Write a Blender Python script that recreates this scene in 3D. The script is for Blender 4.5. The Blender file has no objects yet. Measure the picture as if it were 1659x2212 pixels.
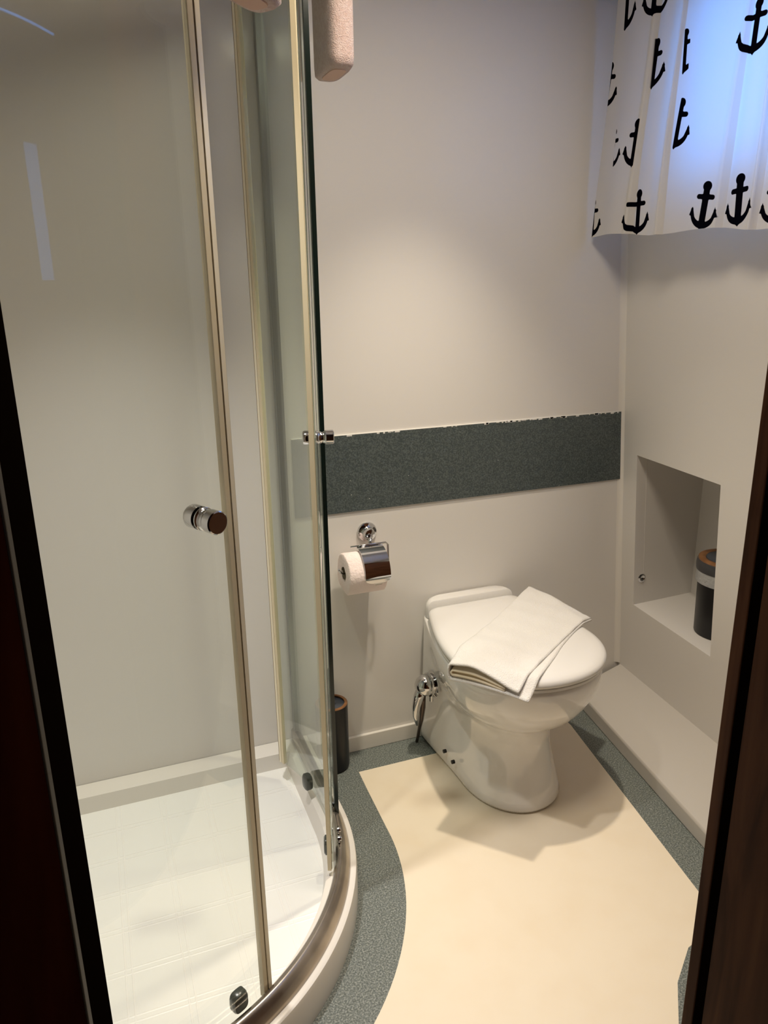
import bpy, bmesh, math, random
import numpy as np
from mathutils import Vector, Matrix

# ---------------------------------------------------------------- camera, world, lights, exposure
scene = bpy.context.scene
COL = scene.collection
PI = math.pi
D = 1.7895                      # y of the back wall
CEIL = 2.01

cam_data = bpy.data.cameras.new('camera')
cam = bpy.data.objects.new('camera', cam_data); COL.objects.link(cam)
cam_data.sensor_fit = 'VERTICAL'; cam_data.sensor_height = 36.0
cam_data.lens = 1635.0 / 2212.0 * 36.0
cam_data.clip_start = 0.01
M = Matrix(((0.93442208, 0.11650625, -0.33657342, 0.0),
            (-0.35586912, 0.2667221, -0.89566539, 0.0),
            (-0.01457905, 0.9567056, 0.290692, 1.28),
            (0, 0, 0, 1)))
cam.matrix_world = M
scene.camera = cam

scene.view_settings.view_transform = 'Standard'
scene.view_settings.look = 'None'
scene.view_settings.gamma = 1.0
scene.view_settings.use_curve_mapping = False
scene.view_settings.exposure = 0.0

world = bpy.data.worlds.new('world'); scene.world = world
world.use_nodes = True
bg = world.node_tree.nodes['Background']
bg.inputs['Color'].default_value = (0.075, 0.34, 1.0, 1)
bg.inputs['Strength'].default_value = 6.5

WARM = (1.0, 0.865, 0.69)
LAMPS = [  # x, y, power, radius, colour, beam angle, point aimed at, where it hangs
    (0.755, 1.385, 63.0, 0.024, WARM, 76, (0.70, 1.37, 0.0), 'over the toilet'),
    (0.06, 1.20, 70.0, 0.028, (1.0, 0.95, 0.90), 78, (0.02, 1.22, 0.0), 'over the shower tray'),
]
for (lx, ly, pw, rad, lcol, beam, aim, _) in LAMPS:
    ld = bpy.data.lights.new('spotlight_glow', 'SPOT')
    ld.energy = pw; ld.color = lcol; ld.shadow_soft_size = rad
    ld.spot_size = math.radians(beam); ld.spot_blend = 1.0
    lo = bpy.data.objects.new('spotlight_glow', ld); COL.objects.link(lo)
    lo.location = (lx, ly, CEIL - 0.03)
    lo.rotation_euler = (Vector(aim) - Vector((lx, ly, CEIL - 0.03))).to_track_quat('-Z', 'Y').to_euler()

# unseen round ceiling lamp near the door, its broad disc added for even fill
DOME = (0.60, 0.98, 0.15)
dl = bpy.data.lights.new('added_fill_glow', 'AREA'); dl.shape = 'DISK'; dl.size = 2*DOME[2]
dl.energy = 7.3; dl.color = WARM
dlo = bpy.data.objects.new('added_fill_glow', dl); COL.objects.link(dlo); dlo.location = (DOME[0], DOME[1], CEIL - 0.035)

# ---------------------------------------------------------------- materials
def new_mat(name):
    m = bpy.data.materials.new(name); m.use_nodes = True
    return m, m.node_tree, m.node_tree.nodes['Principled BSDF']

def pbr(name, col, rough=0.5, metal=0.0, coat=0.0, spec=0.5, noise=None, bump=None, sheen=0.0):
    """noise=(scale, col2, lo, hi)  bump=(scale, strength, distance)"""
    m, nt, b = new_mat(name)
    b.inputs['Base Color'].default_value = (*col, 1)
    b.inputs['Roughness'].default_value = rough
    b.inputs['Metallic'].default_value = metal
    b.inputs['Coat Weight'].default_value = coat
    b.inputs['Coat Roughness'].default_value = 0.05 if rough < 0.3 else 0.13
    b.inputs['Specular IOR Level'].default_value = spec
    if sheen: b.inputs['Sheen Weight'].default_value = sheen
    tc = nt.nodes.new('ShaderNodeTexCoord')
    if noise:
        n = nt.nodes.new('ShaderNodeTexNoise'); n.inputs['Scale'].default_value = noise[0]
        n.inputs['Detail'].default_value = 3
        r = nt.nodes.new('ShaderNodeValToRGB')
        r.color_ramp.elements[0].position = noise[2]; r.color_ramp.elements[0].color = (*col, 1)
        r.color_ramp.elements[1].position = noise[3]; r.color_ramp.elements[1].color = (*noise[1], 1)
        nt.links.new(tc.outputs['Object'], n.inputs['Vector'])
        nt.links.new(n.outputs['Fac'], r.inputs['Fac'])
        nt.links.new(r.outputs['Color'], b.inputs['Base Color'])
    if bump:
        n2 = nt.nodes.new('ShaderNodeTexNoise'); n2.inputs['Scale'].default_value = bump[0]
        n2.inputs['Detail'].default_value = 4
        bp = nt.nodes.new('ShaderNodeBump'); bp.inputs['Strength'].default_value = bump[1]
        bp.inputs['Distance'].default_value = bump[2]
        nt.links.new(tc.outputs['Object'], n2.inputs['Vector'])
        nt.links.new(n2.outputs['Fac'], bp.inputs['Height'])
        nt.links.new(bp.outputs['Normal'], b.inputs['Normal'])
    return m

def glass_mat(name, tint, gloss=1.0):
    m = bpy.data.materials.new(name); m.use_nodes = True
    nt = m.node_tree; nt.nodes.clear()
    out = nt.nodes.new('ShaderNodeOutputMaterial')
    mix = nt.nodes.new('ShaderNodeMixShader')
    tr = nt.nodes.new('ShaderNodeBsdfTransparent'); tr.inputs['Color'].default_value = (*tint, 1)
    gl = nt.nodes.new('ShaderNodeBsdfGlossy'); gl.inputs['Roughness'].default_value = 0.015
    gl.inputs['Color'].default_value = (gloss, gloss, gloss, 1)
    fr = nt.nodes.new('ShaderNodeFresnel'); fr.inputs['IOR'].default_value = 1.45
    # same reflectance from both sides of the sheet
    geo = nt.nodes.new('ShaderNodeNewGeometry')
    mx = nt.nodes.new('ShaderNodeMix'); mx.data_type = 'FLOAT'
    mx.inputs['A'].default_value = 1.45; mx.inputs['B'].default_value = 1 / 1.45
    nt.links.new(geo.outputs['Backfacing'], mx.inputs['Factor'])
    nt.links.new(mx.outputs['Result'], fr.inputs['IOR'])
    nt.links.new(fr.outputs['Fac'], mix.inputs['Fac'])
    nt.links.new(tr.outputs[0], mix.inputs[1]); nt.links.new(gl.outputs[0], mix.inputs[2])
    nt.links.new(mix.outputs[0], out.inputs['Surface'])
    return m

m_wall = pbr('wall_laminate', (0.74, 0.715, 0.68), 0.6, coat=0.25, spec=0.3, bump=(90, 0.04, 0.002))
m_wallr = pbr('hull_side_panel', (0.74, 0.715, 0.68), 0.55, coat=0.25, spec=0.3, bump=(60, 0.04, 0.002))
m_ceil = pbr('ceiling_panel', (0.78, 0.76, 0.73), 0.5)
m_cream = pbr('cream_vinyl', (0.86, 0.76, 0.60), 0.42, noise=(9, (0.84, 0.73, 0.56), 0.45, 0.72), bump=(250, 0.05, 0.001))
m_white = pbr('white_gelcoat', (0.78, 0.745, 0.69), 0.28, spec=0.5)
m_ledge = pbr('shaded_ledge_gelcoat', (0.55, 0.52, 0.475), 0.4, spec=0.4)  # white gelcoat greyed: the weaker light on the ledge put into the colour
m_tray = pbr('tray_gelcoat', (0.86, 0.84, 0.77), 0.3, spec=0.5)
m_porc = pbr('porcelain', (0.86, 0.845, 0.82), 0.10, spec=0.55, coat=0.6)
m_seat = pbr('seat_plastic', (0.77, 0.755, 0.73), 0.16, spec=0.5)
m_chrome = pbr('chrome', (0.62, 0.62, 0.63), 0.07, metal=1.0)
m_rail = pbr('worn_rail', (0.36, 0.32, 0.28), 0.24, metal=0.9, noise=(14, (0.5, 0.45, 0.40), 0.4, 0.65))
m_alu = pbr('aluminium', (0.34, 0.36, 0.35), 0.35, metal=0.8)
m_seal = pbr('yellowed_seal', (0.74, 0.65, 0.44), 0.28, spec=0.6)
m_seal_l = pbr('clear_seal_fin', (0.88, 0.81, 0.62), 0.25, spec=0.6)
m_seal_d = pbr('seal_groove', (0.20, 0.15, 0.075), 0.4)
m_dkglass = pbr('glass_cut_edge', (0.004, 0.012, 0.010), 0.18)
m_black = pbr('black_plastic', (0.010, 0.010, 0.012), 0.38, spec=0.3)
m_wood_ring = pbr('bamboo_ring', (0.20, 0.085, 0.03), 0.4, noise=(40, (0.30, 0.14, 0.055), 0.4, 0.7))
m_liner = pbr('bin_liner', (0.42, 0.43, 0.44), 0.3, bump=(120, 0.6, 0.004))
m_dot = pbr('dark_hole', (0.01, 0.009, 0.008), 0.6)
m_terry = pbr('white_terry', (0.82, 0.80, 0.77), 0.95, sheen=0.3, bump=(420, 0.7, 0.003))
m_fold_light = pbr('terry_fold_light', (0.84, 0.74, 0.56), 0.95)  # cream tint stands for light coming through the towel
m_pink = pbr('pink_terry', (0.72, 0.53, 0.48), 0.95, sheen=0.4, noise=(160, (0.82, 0.66, 0.62), 0.35, 0.7), bump=(500, 0.9, 0.004))
m_pinkd = pbr('pink_terry_fold_shade', (0.66, 0.46, 0.38), 0.95)  # darkened pink: shade inside the towel fold put into the colour
m_paper = pbr('toilet_paper', (0.92, 0.78, 0.75), 0.95, bump=(160, 0.7, 0.003))
m_tube = pbr('card_tube', (0.20, 0.16, 0.11), 0.9)
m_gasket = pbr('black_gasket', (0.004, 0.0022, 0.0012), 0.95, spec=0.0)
m_trimline = pbr('edge_highlight_brown', (0.05, 0.036, 0.022), 0.6, spec=0.2)  # lighter brown: highlight along the jamb edge put into the colour
m_winframe = pbr('window_frame_white', (0.7, 0.7, 0.7), 0.4)
m_winglass = glass_mat('window_glass', (0.95, 0.98, 1.0))
m_glass = glass_mat('shower_glass', (0.958, 0.968, 0.945))
m_glass2 = glass_mat('shower_glass_side', (0.90, 0.93, 0.90))
m_rubber = pbr('grey_roller', (0.045, 0.05, 0.042), 0.25, spec=0.6)
m_chip = pbr('chipped_white', (0.75, 0.74, 0.70), 0.7)

def speckle(name, base, c2, c3, rough=0.45):
    m, nt, b = new_mat(name)
    tc = nt.nodes.new('ShaderNodeTexCoord')
    n = nt.nodes.new('ShaderNodeTexNoise'); n.inputs['Scale'].default_value = 300; n.inputs['Detail'].default_value = 2
    r = nt.nodes.new('ShaderNodeValToRGB'); e = r.color_ramp.elements
    e[0].position = 0.36; e[0].color = (*base, 1); e[1].position = 0.66; e[1].color = (*c3, 1)
    k = e.new(0.5); k.color = (*c2, 1)
    v = nt.nodes.new('ShaderNodeTexVoronoi'); v.inputs['Scale'].default_value = 34
    lt = nt.nodes.new('ShaderNodeMath'); lt.operation = 'LESS_THAN'; lt.inputs[1].default_value = 0.035
    mx = nt.nodes.new('ShaderNodeMix'); mx.data_type = 'RGBA'; mx.inputs['B'].default_value = (0.7, 0.7, 0.66, 1)
    nt.links.new(tc.outputs['Object'], n.inputs['Vector']); nt.links.new(tc.outputs['Object'], v.inputs['Vector'])
    nt.links.new(n.outputs['Fac'], r.inputs['Fac'])
    nt.links.new(r.outputs['Color'], mx.inputs['A']); nt.links.new(v.outputs['Distance'], lt.inputs[0])
    nt.links.new(lt.outputs[0], mx.inputs['Factor'])
    nt.links.new(mx.outputs['Result'], b.inputs['Base Color'])
    b.inputs['Roughness'].default_value = rough
    return m
m_teal = speckle('speckled_teal_vinyl', (0.085, 0.100, 0.092), (0.148, 0.168, 0.155), (0.29, 0.31, 0.285), 0.5)
m_strip = speckle('speckled_green_laminate', (0.045, 0.060, 0.062), (0.070, 0.088, 0.090), (0.115, 0.138, 0.138), 0.42)

def wood_mat():
    m, nt, b = new_mat('dark_mahogany')
    tc = nt.nodes.new('ShaderNodeTexCoord'); mp = nt.nodes.new('ShaderNodeMapping')
    mp.inputs['Scale'].default_value = (14, 14, 1.6)
    n = nt.nodes.new('ShaderNodeTexNoise'); n.inputs['Scale'].default_value = 2.2; n.inputs['Detail'].default_value = 6
    n.inputs['Distortion'].default_value = 1.2
    r = nt.nodes.new('ShaderNodeValToRGB'); e = r.color_ramp.elements
    e[0].position = 0.35; e[0].color = (0.060, 0.021, 0.008, 1); e[1].position = 0.7; e[1].color = (0.15, 0.060, 0.026, 1)
    nt.links.new(tc.outputs['Object'], mp.inputs['Vector']); nt.links.new(mp.outputs[0], n.inputs['Vector'])
    nt.links.new(n.outputs['Fac'], r.inputs['Fac']); nt.links.new(r.outputs['Color'], b.inputs['Base Color'])
    b.inputs['Roughness'].default_value = 0.6; b.inputs['Specular IOR Level'].default_value = 0.12
    return m
m_wood = wood_mat()
m_wood_shadow = pbr('shaded_mahogany', (0.020, 0.0042, 0.0016), 0.9, spec=0.0, noise=(9, (0.010, 0.002, 0.0008), 0.3, 0.7))  # mahogany darkened: shade on the left jamb put into the colour

def tray_floor_mat():
    m, nt, b = new_mat('tray_floor_tiled')
    b.inputs['Roughness'].default_value = 0.33
    tc = nt.nodes.new('ShaderNodeTexCoord'); sp = nt.nodes.new('ShaderNodeSeparateXYZ')
    nt.links.new(tc.outputs['Object'], sp.inputs[0])
    def lines(sock, off):
        a = nt.nodes.new('ShaderNodeMath'); a.operation = 'ADD'; a.inputs[1].default_value = off
        nt.links.new(sock, a.inputs[0])
        w = nt.nodes.new('ShaderNodeMath'); w.operation = 'PINGPONG'; w.inputs[1].default_value = 0.0525
        nt.links.new(a.outputs[0], w.inputs[0])
        s = nt.nodes.new('ShaderNodeMath'); s.operation = 'SUBTRACT'; s.inputs[1].default_value = 0.006
        nt.links.new(w.outputs[0], s.inputs[0])
        ab = nt.nodes.new('ShaderNodeMath'); ab.operation = 'ABSOLUTE'; nt.links.new(s.outputs[0], ab.inputs[0])
        mr = nt.nodes.new('ShaderNodeMapRange'); mr.interpolation_type = 'SMOOTHSTEP'
        mr.inputs['From Min'].default_value = 0.0006; mr.inputs['From Max'].default_value = 0.0024
        mr.inputs['To Min'].default_value = 1; mr.inputs['To Max'].default_value = 0
        nt.links.new(ab.outputs[0], mr.inputs['Value'])
        return mr.outputs['Result']
    a = lines(sp.outputs['X'], 0.07); c = lines(sp.outputs['Y'], -1.645)
    mx = nt.nodes.new('ShaderNodeMath'); mx.operation = 'MAXIMUM'
    nt.links.new(a, mx.inputs[0]); nt.links.new(c, mx.inputs[1])
    bp = nt.nodes.new('ShaderNodeBump'); bp.inputs['Strength'].default_value = 0.5; bp.inputs['Distance'].default_value = 0.0012
    nt.links.new(mx.outputs[0], bp.inputs['Height']); nt.links.new(bp.outputs['Normal'], b.inputs['Normal'])
    cr = nt.nodes.new('ShaderNodeMix'); cr.data_type = 'RGBA'
    cr.inputs['A'].default_value = (0.89, 0.89, 0.86, 1); cr.inputs['B'].default_value = (0.92, 0.91, 0.88, 1)
    nt.links.new(mx.outputs[0], cr.inputs['Factor']); nt.links.new(cr.outputs['Result'], b.inputs['Base Color'])
    return m
m_trayfloor = tray_floor_mat()

# ---------------------------------------------------------------- mesh helpers
def link_mesh(name, verts, faces, mats, parent=None, smooth=False, midx=None, auto=None):
    me = bpy.data.meshes.new(name); me.from_pydata([tuple(v) for v in verts], [], faces)
    me.validate(); me.update()
    if not isinstance(mats, (list, tuple)): mats = [mats]
    for mm in mats: me.materials.append(mm)
    if midx:
        for p, i in zip(me.polygons, midx): p.material_index = i
    bm = bmesh.new(); bm.from_mesh(me); bmesh.ops.recalc_face_normals(bm, faces=bm.faces); bm.to_mesh(me); bm.free()
    if smooth or auto:
        for p in me.polygons: p.use_smooth = True
    if auto: me.set_sharp_from_angle(angle=math.radians(auto))
    o = bpy.data.objects.new(name, me); COL.objects.link(o)
    if parent: o.parent = parent
    return o

class MB:
    def __init__(s): s.v = []; s.f = []; s.m = []; s.mi = 0
    def add(s, verts, faces):
        b = len(s.v); s.v += [tuple(v) for v in verts]
        for f in faces: s.f.append([i + b for i in f]); s.m.append(s.mi)
    def box(s, x0, y0, z0, x1, y1, z1):
        s.add([(x0,y0,z0),(x1,y0,z0),(x1,y1,z0),(x0,y1,z0),(x0,y0,z1),(x1,y0,z1),(x1,y1,z1),(x0,y1,z1)],
              [(0,3,2,1),(4,5,6,7),(0,1,5,4),(1,2,6,5),(2,3,7,6),(3,0,4,7)])
    def prism(s, poly, z0, z1):
        n = len(poly)
        s.add([(x,y,z0) for x,y in poly] + [(x,y,z1) for x,y in poly],
              [list(range(n))[::-1], list(range(n, 2*n))] + [(i,(i+1)%n,(i+1)%n+n,i+n) for i in range(n)])
    def rings(s, rings, closed=True, cap0=True, cap1=True):
        n = len(rings[0]); v = [p for r in rings for p in r]; f = []
        m = n if closed else n - 1
        for k in range(len(rings)-1):
            for i in range(m):
                j = (i+1) % n
                f.append((k*n+i, k*n+j, (k+1)*n+j, (k+1)*n+i))
        if cap0: f.append(list(range(n))[::-1])
        if cap1: f.append([(len(rings)-1)*n+i for i in range(n)])
        s.add(v, f)
    def tube(s, pts, r, n=12, caps=True):
        pts = [Vector(p) for p in pts]; rs = r if isinstance(r, (list, tuple)) else [r]*len(pts)
        rings = []; up = None
        for i, p in enumerate(pts):
            t = (pts[min(i+1, len(pts)-1)] - pts[max(i-1, 0)]).normalized()
            if up is None:
                up = Vector((0,0,1)) if abs(t.z) < 0.9 else Vector((1,0,0))
            a = t.cross(up).normalized(); b = a.cross(t).normalized(); up = b
            rings.append([p + rs[i]*(math.cos(2*PI*k/n)*a + math.sin(2*PI*k/n)*b) for k in range(n)])
        s.rings(rings, cap0=caps, cap1=caps)
    def lathe(s, c, axis, prof, n=40, cap0=True, cap1=True):
        """prof: (radius, distance along the axis)"""
        axis = Vector(axis).normalized(); c = Vector(c)
        t = Vector((0,0,1)) if abs(axis.z) < 0.9 else Vector((1,0,0))
        a = axis.cross(t).normalized(); b = axis.cross(a).normalized()
        s.rings([[c + axis*h + r*(math.cos(2*PI*k/n)*a + math.sin(2*PI*k/n)*b) for k in range(n)] for r, h in prof],
                cap0=cap0, cap1=cap1)
    def arc(s, c, r0, r1, a0, a1, z0, z1, n=40):
        """curved bar between two radii, capped"""
        rings = []
        for k in range(n+1):
            a = math.radians(a0 + (a1-a0)*k/n); ca, sa = math.cos(a), math.sin(a)
            rings.append([(c[0]+r0*ca, c[1]+r0*sa, z0), (c[0]+r1*ca, c[1]+r1*sa, z0),
                          (c[0]+r1*ca, c[1]+r1*sa, z1), (c[0]+r0*ca, c[1]+r0*sa, z1)])
        s.rings(rings)
    def build(s, name, mats, parent=None, smooth=False, auto=None, bevel=None):
        o = link_mesh(name, s.v, s.f, mats, parent, smooth, s.m, auto)
        if bevel:
            md = o.modifiers.new('bevel', 'BEVEL'); md.width = bevel; md.segments = 3; md.limit_method = 'ANGLE'
            md.angle_limit = math.radians(40)
        return o

def struct(o, label=None):
    o['kind'] = 'structure'
    if label: o['label'] = label
    return o
def tag(o, label, cat, group=None):
    o['label'] = label; o['category'] = cat
    if group: o['group'] = group
    return o
def empty(name, loc, label, cat, group=None):
    o = bpy.data.objects.new(name, None); COL.objects.link(o); o.location = loc
    bpy.context.view_layer.update()
    return tag(o, label, cat, group)
def adopt(child, parent):
    """parent a mesh given in world coordinates to an Empty that is not at the origin"""
    child.parent = parent
    child.matrix_parent_inverse = Matrix.Translation(parent.location).inverted()
    return child

def smoothstep(a, b, x):
    t = max(0.0, min(1.0, (x-a)/(b-a))); return t*t*(3-2*t)

# ---------------------------------------------------------------- the room
XL = -0.47
def wall_x(y, z): return 1.477 - 0.09*(D - y) - 0.0704*z
def ledge_x(y): return 1.294 - 0.150*(1.715 - y)

# floor: speckled teal border with the cream field laid into it
CX, CY = -0.13, 1.46
fl = MB()
fl.box(XL-0.05, 0.30, -0.05, 1.60, D+0.05, 0.0)
fl.mi = 1
poly = [(0.549, 1.687), (1.214, 1.684)]
poly += [(1.213-0.176*(1.663-y), y) for y in (1.663, 1.4, 1.1, 0.93)]
poly += [(0.975, 0.905), (0.90, 0.85), (0.843, 0.782), (0.80, 0.70), (0.78, 0.50), (-0.46, 0.50), (-0.46, 0.79)]
c2 = (-0.104, 1.454)
for k in range(0, 40):
    a = math.radians(-92 + 92*k/39); poly.append((c2[0]+0.644*math.cos(a), c2[1]+0.644*math.sin(a)))
poly.append((0.545, 1.60))
fl.prism(poly, -0.004, 0.0006)
struct(fl.build('floor', [m_teal, m_cream]), 'cream vinyl floor with a speckled teal border')

b = MB(); b.box(XL-0.05, D, -0.05, 1.75, D+0.05, CEIL)
struct(b.build('wall_back', m_wall), 'pale glossy laminate back wall')
b = MB(); b.box(XL-0.05, 0.45, -0.05, XL, D, CEIL)
struct(b.build('wall_left', m_wall), 'pale shower side wall')
b = MB(); b.box(XL-0.05, 0.40, CEIL, 1.75, D+0.05, CEIL+0.05)
struct(b.build('ceiling', m_ceil), 'pale ceiling panel')

# leaning hull-side wall with the niche and the window opening
NY0, NY1, NZ0, NZ1 = 1.365, 1.712, 0.333, 0.799
WY0, WY1, WZ0, WZ1 = 0.78, 1.50, 1.475, 1.87
b = MB()
ys = [0.45, WY0, NY0, WY1, NY1, D]; zs = [-0.05, NZ0, NZ1, WZ0, WZ1, CEIL]
TH = 0.035
def wq(y, z, o=0.0): return (wall_x(y, z)+o, y, z)
for i in range(len(ys)-1):
    for j in range(len(zs)-1):
        ym = (ys[i]+ys[i+1])/2; zm = (zs[j]+zs[j+1])/2
        if NY0 < ym < NY1 and NZ0 < zm < NZ1: continue
        if WY0 < ym < WY1 and WZ0 < zm < WZ1: continue
        a_ = [wq(ys[i], zs[j]), wq(ys[i+1], zs[j]), wq(ys[i+1], zs[j+1]), wq(ys[i], zs[j+1])]
        b.add(a_, [(0,1,2,3)]); b.add([(x+TH, y, z) for x, y, z in a_], [(3,2,1,0)])
def reveal(y0, y1, z0, z1, t=TH):
    P4 = [(y0,z0),(y1,z0),(y1,z1),(y0,z1)]
    for k in range(4):
        p, q = P4[k], P4[(k+1)%4]
        b.add([wq(*p), wq(*q), wq(*q, t), wq(*p, t)], [(0,1,2,3)])
reveal(WY0, WY1, WZ0, WZ1); reveal(NY0, NY1, NZ0, NZ1, 0.006)
# niche box behind the opening
nx = 1.672; IY0, IY1 = 1.24, NY1
def front(y, z): return wq(y, z, 0.006)
b.add([front(IY0,NZ0), front(IY1,NZ0), (nx,IY1+0.008,NZ0), (nx,IY0,NZ0)], [(0,1,2,3)])
b.add([front(IY0,NZ1), front(IY1,NZ1), (nx,IY1+0.008,NZ1), (nx,IY0,NZ1)], [(3,2,1,0)])
b.add([front(IY1,NZ0), front(IY1,NZ1), (nx,IY1+0.008,NZ1), (nx,IY1+0.008,NZ0)], [(0,1,2,3)])
b.add([front(IY0,NZ0), front(IY0,NZ1), (nx,IY0,NZ1), (nx,IY0,NZ0)], [(3,2,1,0)])
b.add([(nx,IY0,NZ0), (nx,IY1+0.008,NZ0), (nx,IY1+0.008,NZ1), (nx,IY0,NZ1)], [(0,1,2,3)])
struct(b.build('wall_right', m_wallr), 'leaning pale side wall with a square storage niche')

# outer shell so that no sky leaks behind the niche wall (thin hull skin)
b = MB(); b.box(1.72, 0.45, -0.05, 1.75, D, 1.30); b.box(1.42, 0.45, 1.27, 1.75, D, 1.30)
struct(b.build('wall_hull', m_wallr), 'outer hull skin behind the niche')

# corner fillet between back wall and side wall
b = MB()
n = 8; rr = 0.022; rings = []
for z in (0.10, 0.5, 1.0, 1.5, CEIL):
    cx0 = wall_x(D, z) + 0.001
    rings.append([(cx0 - rr + rr*math.sin(PI/2*k/n), D + 0.001 - rr + rr*math.cos(PI/2*k/n), z) for k in range(n+1)] + [(cx0+0.004, D+0.004, z)])
b.rings(rings)
struct(b.build('trim_1', m_white, auto=50), 'rounded corner moulding')

# dark laminate band on the back wall with a chipped top edge
b = MB(); b.box(0.432, D-0.004, 0.712, 1.424, D, 0.914)
b.mi = 1
random.seed(4)
for k in range(40):
    x = random.choice([random.uniform(0.45, 1.42), random.uniform(0.95, 1.42)]); w = random.uniform(0.003, 0.016)
    x1 = min(x+w, 1.424)
    b.box(x, D-0.0046, 0.9125-random.uniform(0.0005, 0.003), x1, D, 0.9148)
b.box(0.432, D-0.0044, 0.9135, 1.424, D, 0.9150)
struct(b.build('trim_2', [m_strip, m_chip]), 'dark speckled green laminate band on the back wall')

# skirting on the back wall
b = MB(); b.box(0.434, D-0.010, 0.0, 1.33, D, 0.047)
struct(b.build('baseboard_back', m_white, bevel=0.002), 'white skirting')

# sloping white ledge along the side wall
b = MB(); rings = []
for y in (0.50, 1.0, 1.4, D-0.012):
    xo = ledge_x(y); xi = wall_x(y, 0.097)
    rings.append([(xo, y, 0.0), (xo, y, 0.044), (xo+0.004, y, 0.048), (xi, y, 0.097), (xi+0.02, y, 0.097), (xi+0.02, y, 0.0)])
b.rings(rings)
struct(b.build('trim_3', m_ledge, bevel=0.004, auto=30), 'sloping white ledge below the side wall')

# window behind the curtain
b = MB()
def wbox(y0, y1, z0, z1, o0, o1):
    vs = [wq(y, z, o) for z in (z0, z1) for (y, o) in ((y0,o0),(y1,o0),(y1,o1),(y0,o1))]
    b.add(vs, [(0,3,2,1),(4,5,6,7),(0,1,5,4),(1,2,6,5),(2,3,7,6),(3,0,4,7)])
wbox(WY0, WY1, WZ0, WZ0+0.03, 0.004, 0.03); wbox(WY0, WY1, WZ1-0.03, WZ1, 0.004, 0.03)
wbox(WY0, WY0+0.03, WZ0+0.03, WZ1-0.03, 0.004, 0.03); wbox(WY1-0.03, WY1, WZ0+0.03, WZ1-0.03, 0.004, 0.03)
w1 = struct(b.build('window_1', m_winframe), 'side window behind the curtain')
b = MB(); wbox(WY0+0.03, WY1-0.03, WZ0+0.03, WZ1-0.03, 0.014, 0.018)
b.build('window_pane', m_winglass, w1)

# door frame and front wall
XA, XB, YF = -0.0455, 0.5415, 0.50
b = MB(); b.box(XL-0.05, 0.42, 0, XA-0.045, YF-0.002, CEIL); b.box(XB+0.045, 0.42, 0, 1.45, YF-0.002, CEIL)
struct(b.build('wall_front', m_wood), 'front partition with the doorway')
door = MB()
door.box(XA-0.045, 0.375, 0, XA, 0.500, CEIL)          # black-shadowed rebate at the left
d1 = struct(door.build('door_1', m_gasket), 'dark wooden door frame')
b = MB(); b.box(XA-0.045, 0.358, 0, XA+0.0012, 0.375, CEIL); b.build('highlight_strip', m_trimline, d1, bevel=0.002)
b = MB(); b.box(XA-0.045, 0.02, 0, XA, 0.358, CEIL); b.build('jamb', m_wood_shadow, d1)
b = MB(); b.box(XB, 0.484, 0, XB+0.045, 0.500, CEIL); b.build('jamb', m_wood, d1, bevel=0.002)
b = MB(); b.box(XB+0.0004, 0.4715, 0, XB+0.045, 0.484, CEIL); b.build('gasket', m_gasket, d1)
b = MB(); b.box(XB, 0.02, 0, XB+0.045, 0.4715, CEIL); b.build('jamb', m_wood, d1)
# dark corridor around the camera
b = MB()
VX0, VX1, VZ0, VZ1 = 0.44, 0.57, 1.30, 1.68
b.box(-0.65, -0.62, -0.05, VX0, -0.60, 2.0); b.box(VX1, -0.62, -0.05, 1.2, -0.60, 2.0)
b.box(VX0, -0.62, -0.05, VX1, -0.60, VZ0); b.box(VX0, -0.62, VZ1, VX1, -0.60, 2.0)
b.box(-0.67, -0.62, -0.05, -0.65, 0.42, 2.0); b.box(1.2, -0.62, -0.05, 1.22, 0.42, 2.0)
b.box(-0.65, 0.0, 0, XA-0.045, 0.02, 2.0); b.box(XB+0.045, 0.0, 0, 1.2, 0.02, 2.0)
struct(b.build('wall_corridor', m_wood), 'dark wood corridor')
b = MB(); b.box(VX0-0.02, -0.60, VZ0-0.02, VX1+0.02, -0.592, VZ0); b.box(VX0-0.02, -0.60, VZ1, VX1+0.02, -0.592, VZ1+0.02)
b.box(VX0-0.02, -0.60, VZ0, VX0, -0.592, VZ1); b.box(VX1, -0.60, VZ0, VX1+0.02, -0.592, VZ1)
w2 = struct(b.build('window_2', m_wood), 'small corridor window')
b = MB(); b.box(VX0, -0.612, VZ0, VX1, -0.608, VZ1)
b.build('window_pane', glass_mat('tinted_glass', (0.45, 0.45, 0.45)), w2)
b = MB(); b.box(-0.67, -0.62, -0.06, 1.22, 0.30, 0.0)
struct(b.build('floor_corridor', m_wood), 'corridor floor')
b = MB(); b.box(-0.67, -0.62, CEIL, 1.22, 0.40, CEIL+0.05)
struct(b.build('ceiling_corridor', m_wood), 'corridor ceiling')

# ---------------------------------------------------------------- ceiling spotlights
m_lens, nt_, b_ = new_mat('lamp_lens')
b_.inputs['Emission Color'].default_value = (*WARM, 1); b_.inputs['Emission Strength'].default_value = 14
for (lx, ly, _, _, _, _, _, where) in LAMPS:
    t = empty('ceiling_spotlight', (lx, ly, CEIL-0.012), 'small round chrome ceiling spotlight ' + where, 'light', 'ceiling spotlights')
    q = MB(); q.lathe((lx, ly, CEIL), (0,0,-1), [(0.026, -0.001), (0.044, -0.001), (0.044, 0.006), (0.034, 0.011), (0.026, 0.009)], cap0=False, cap1=False)
    adopt(q.build('trim_ring', m_chrome, auto=40), t)
    q = MB(); q.lathe((lx, ly, CEIL), (0,0,-1), [(0.0255, 0.0), (0.0255, 0.006), (0.018, 0.008)])
    adopt(q.build('lens', m_lens, auto=40), t)

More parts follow.
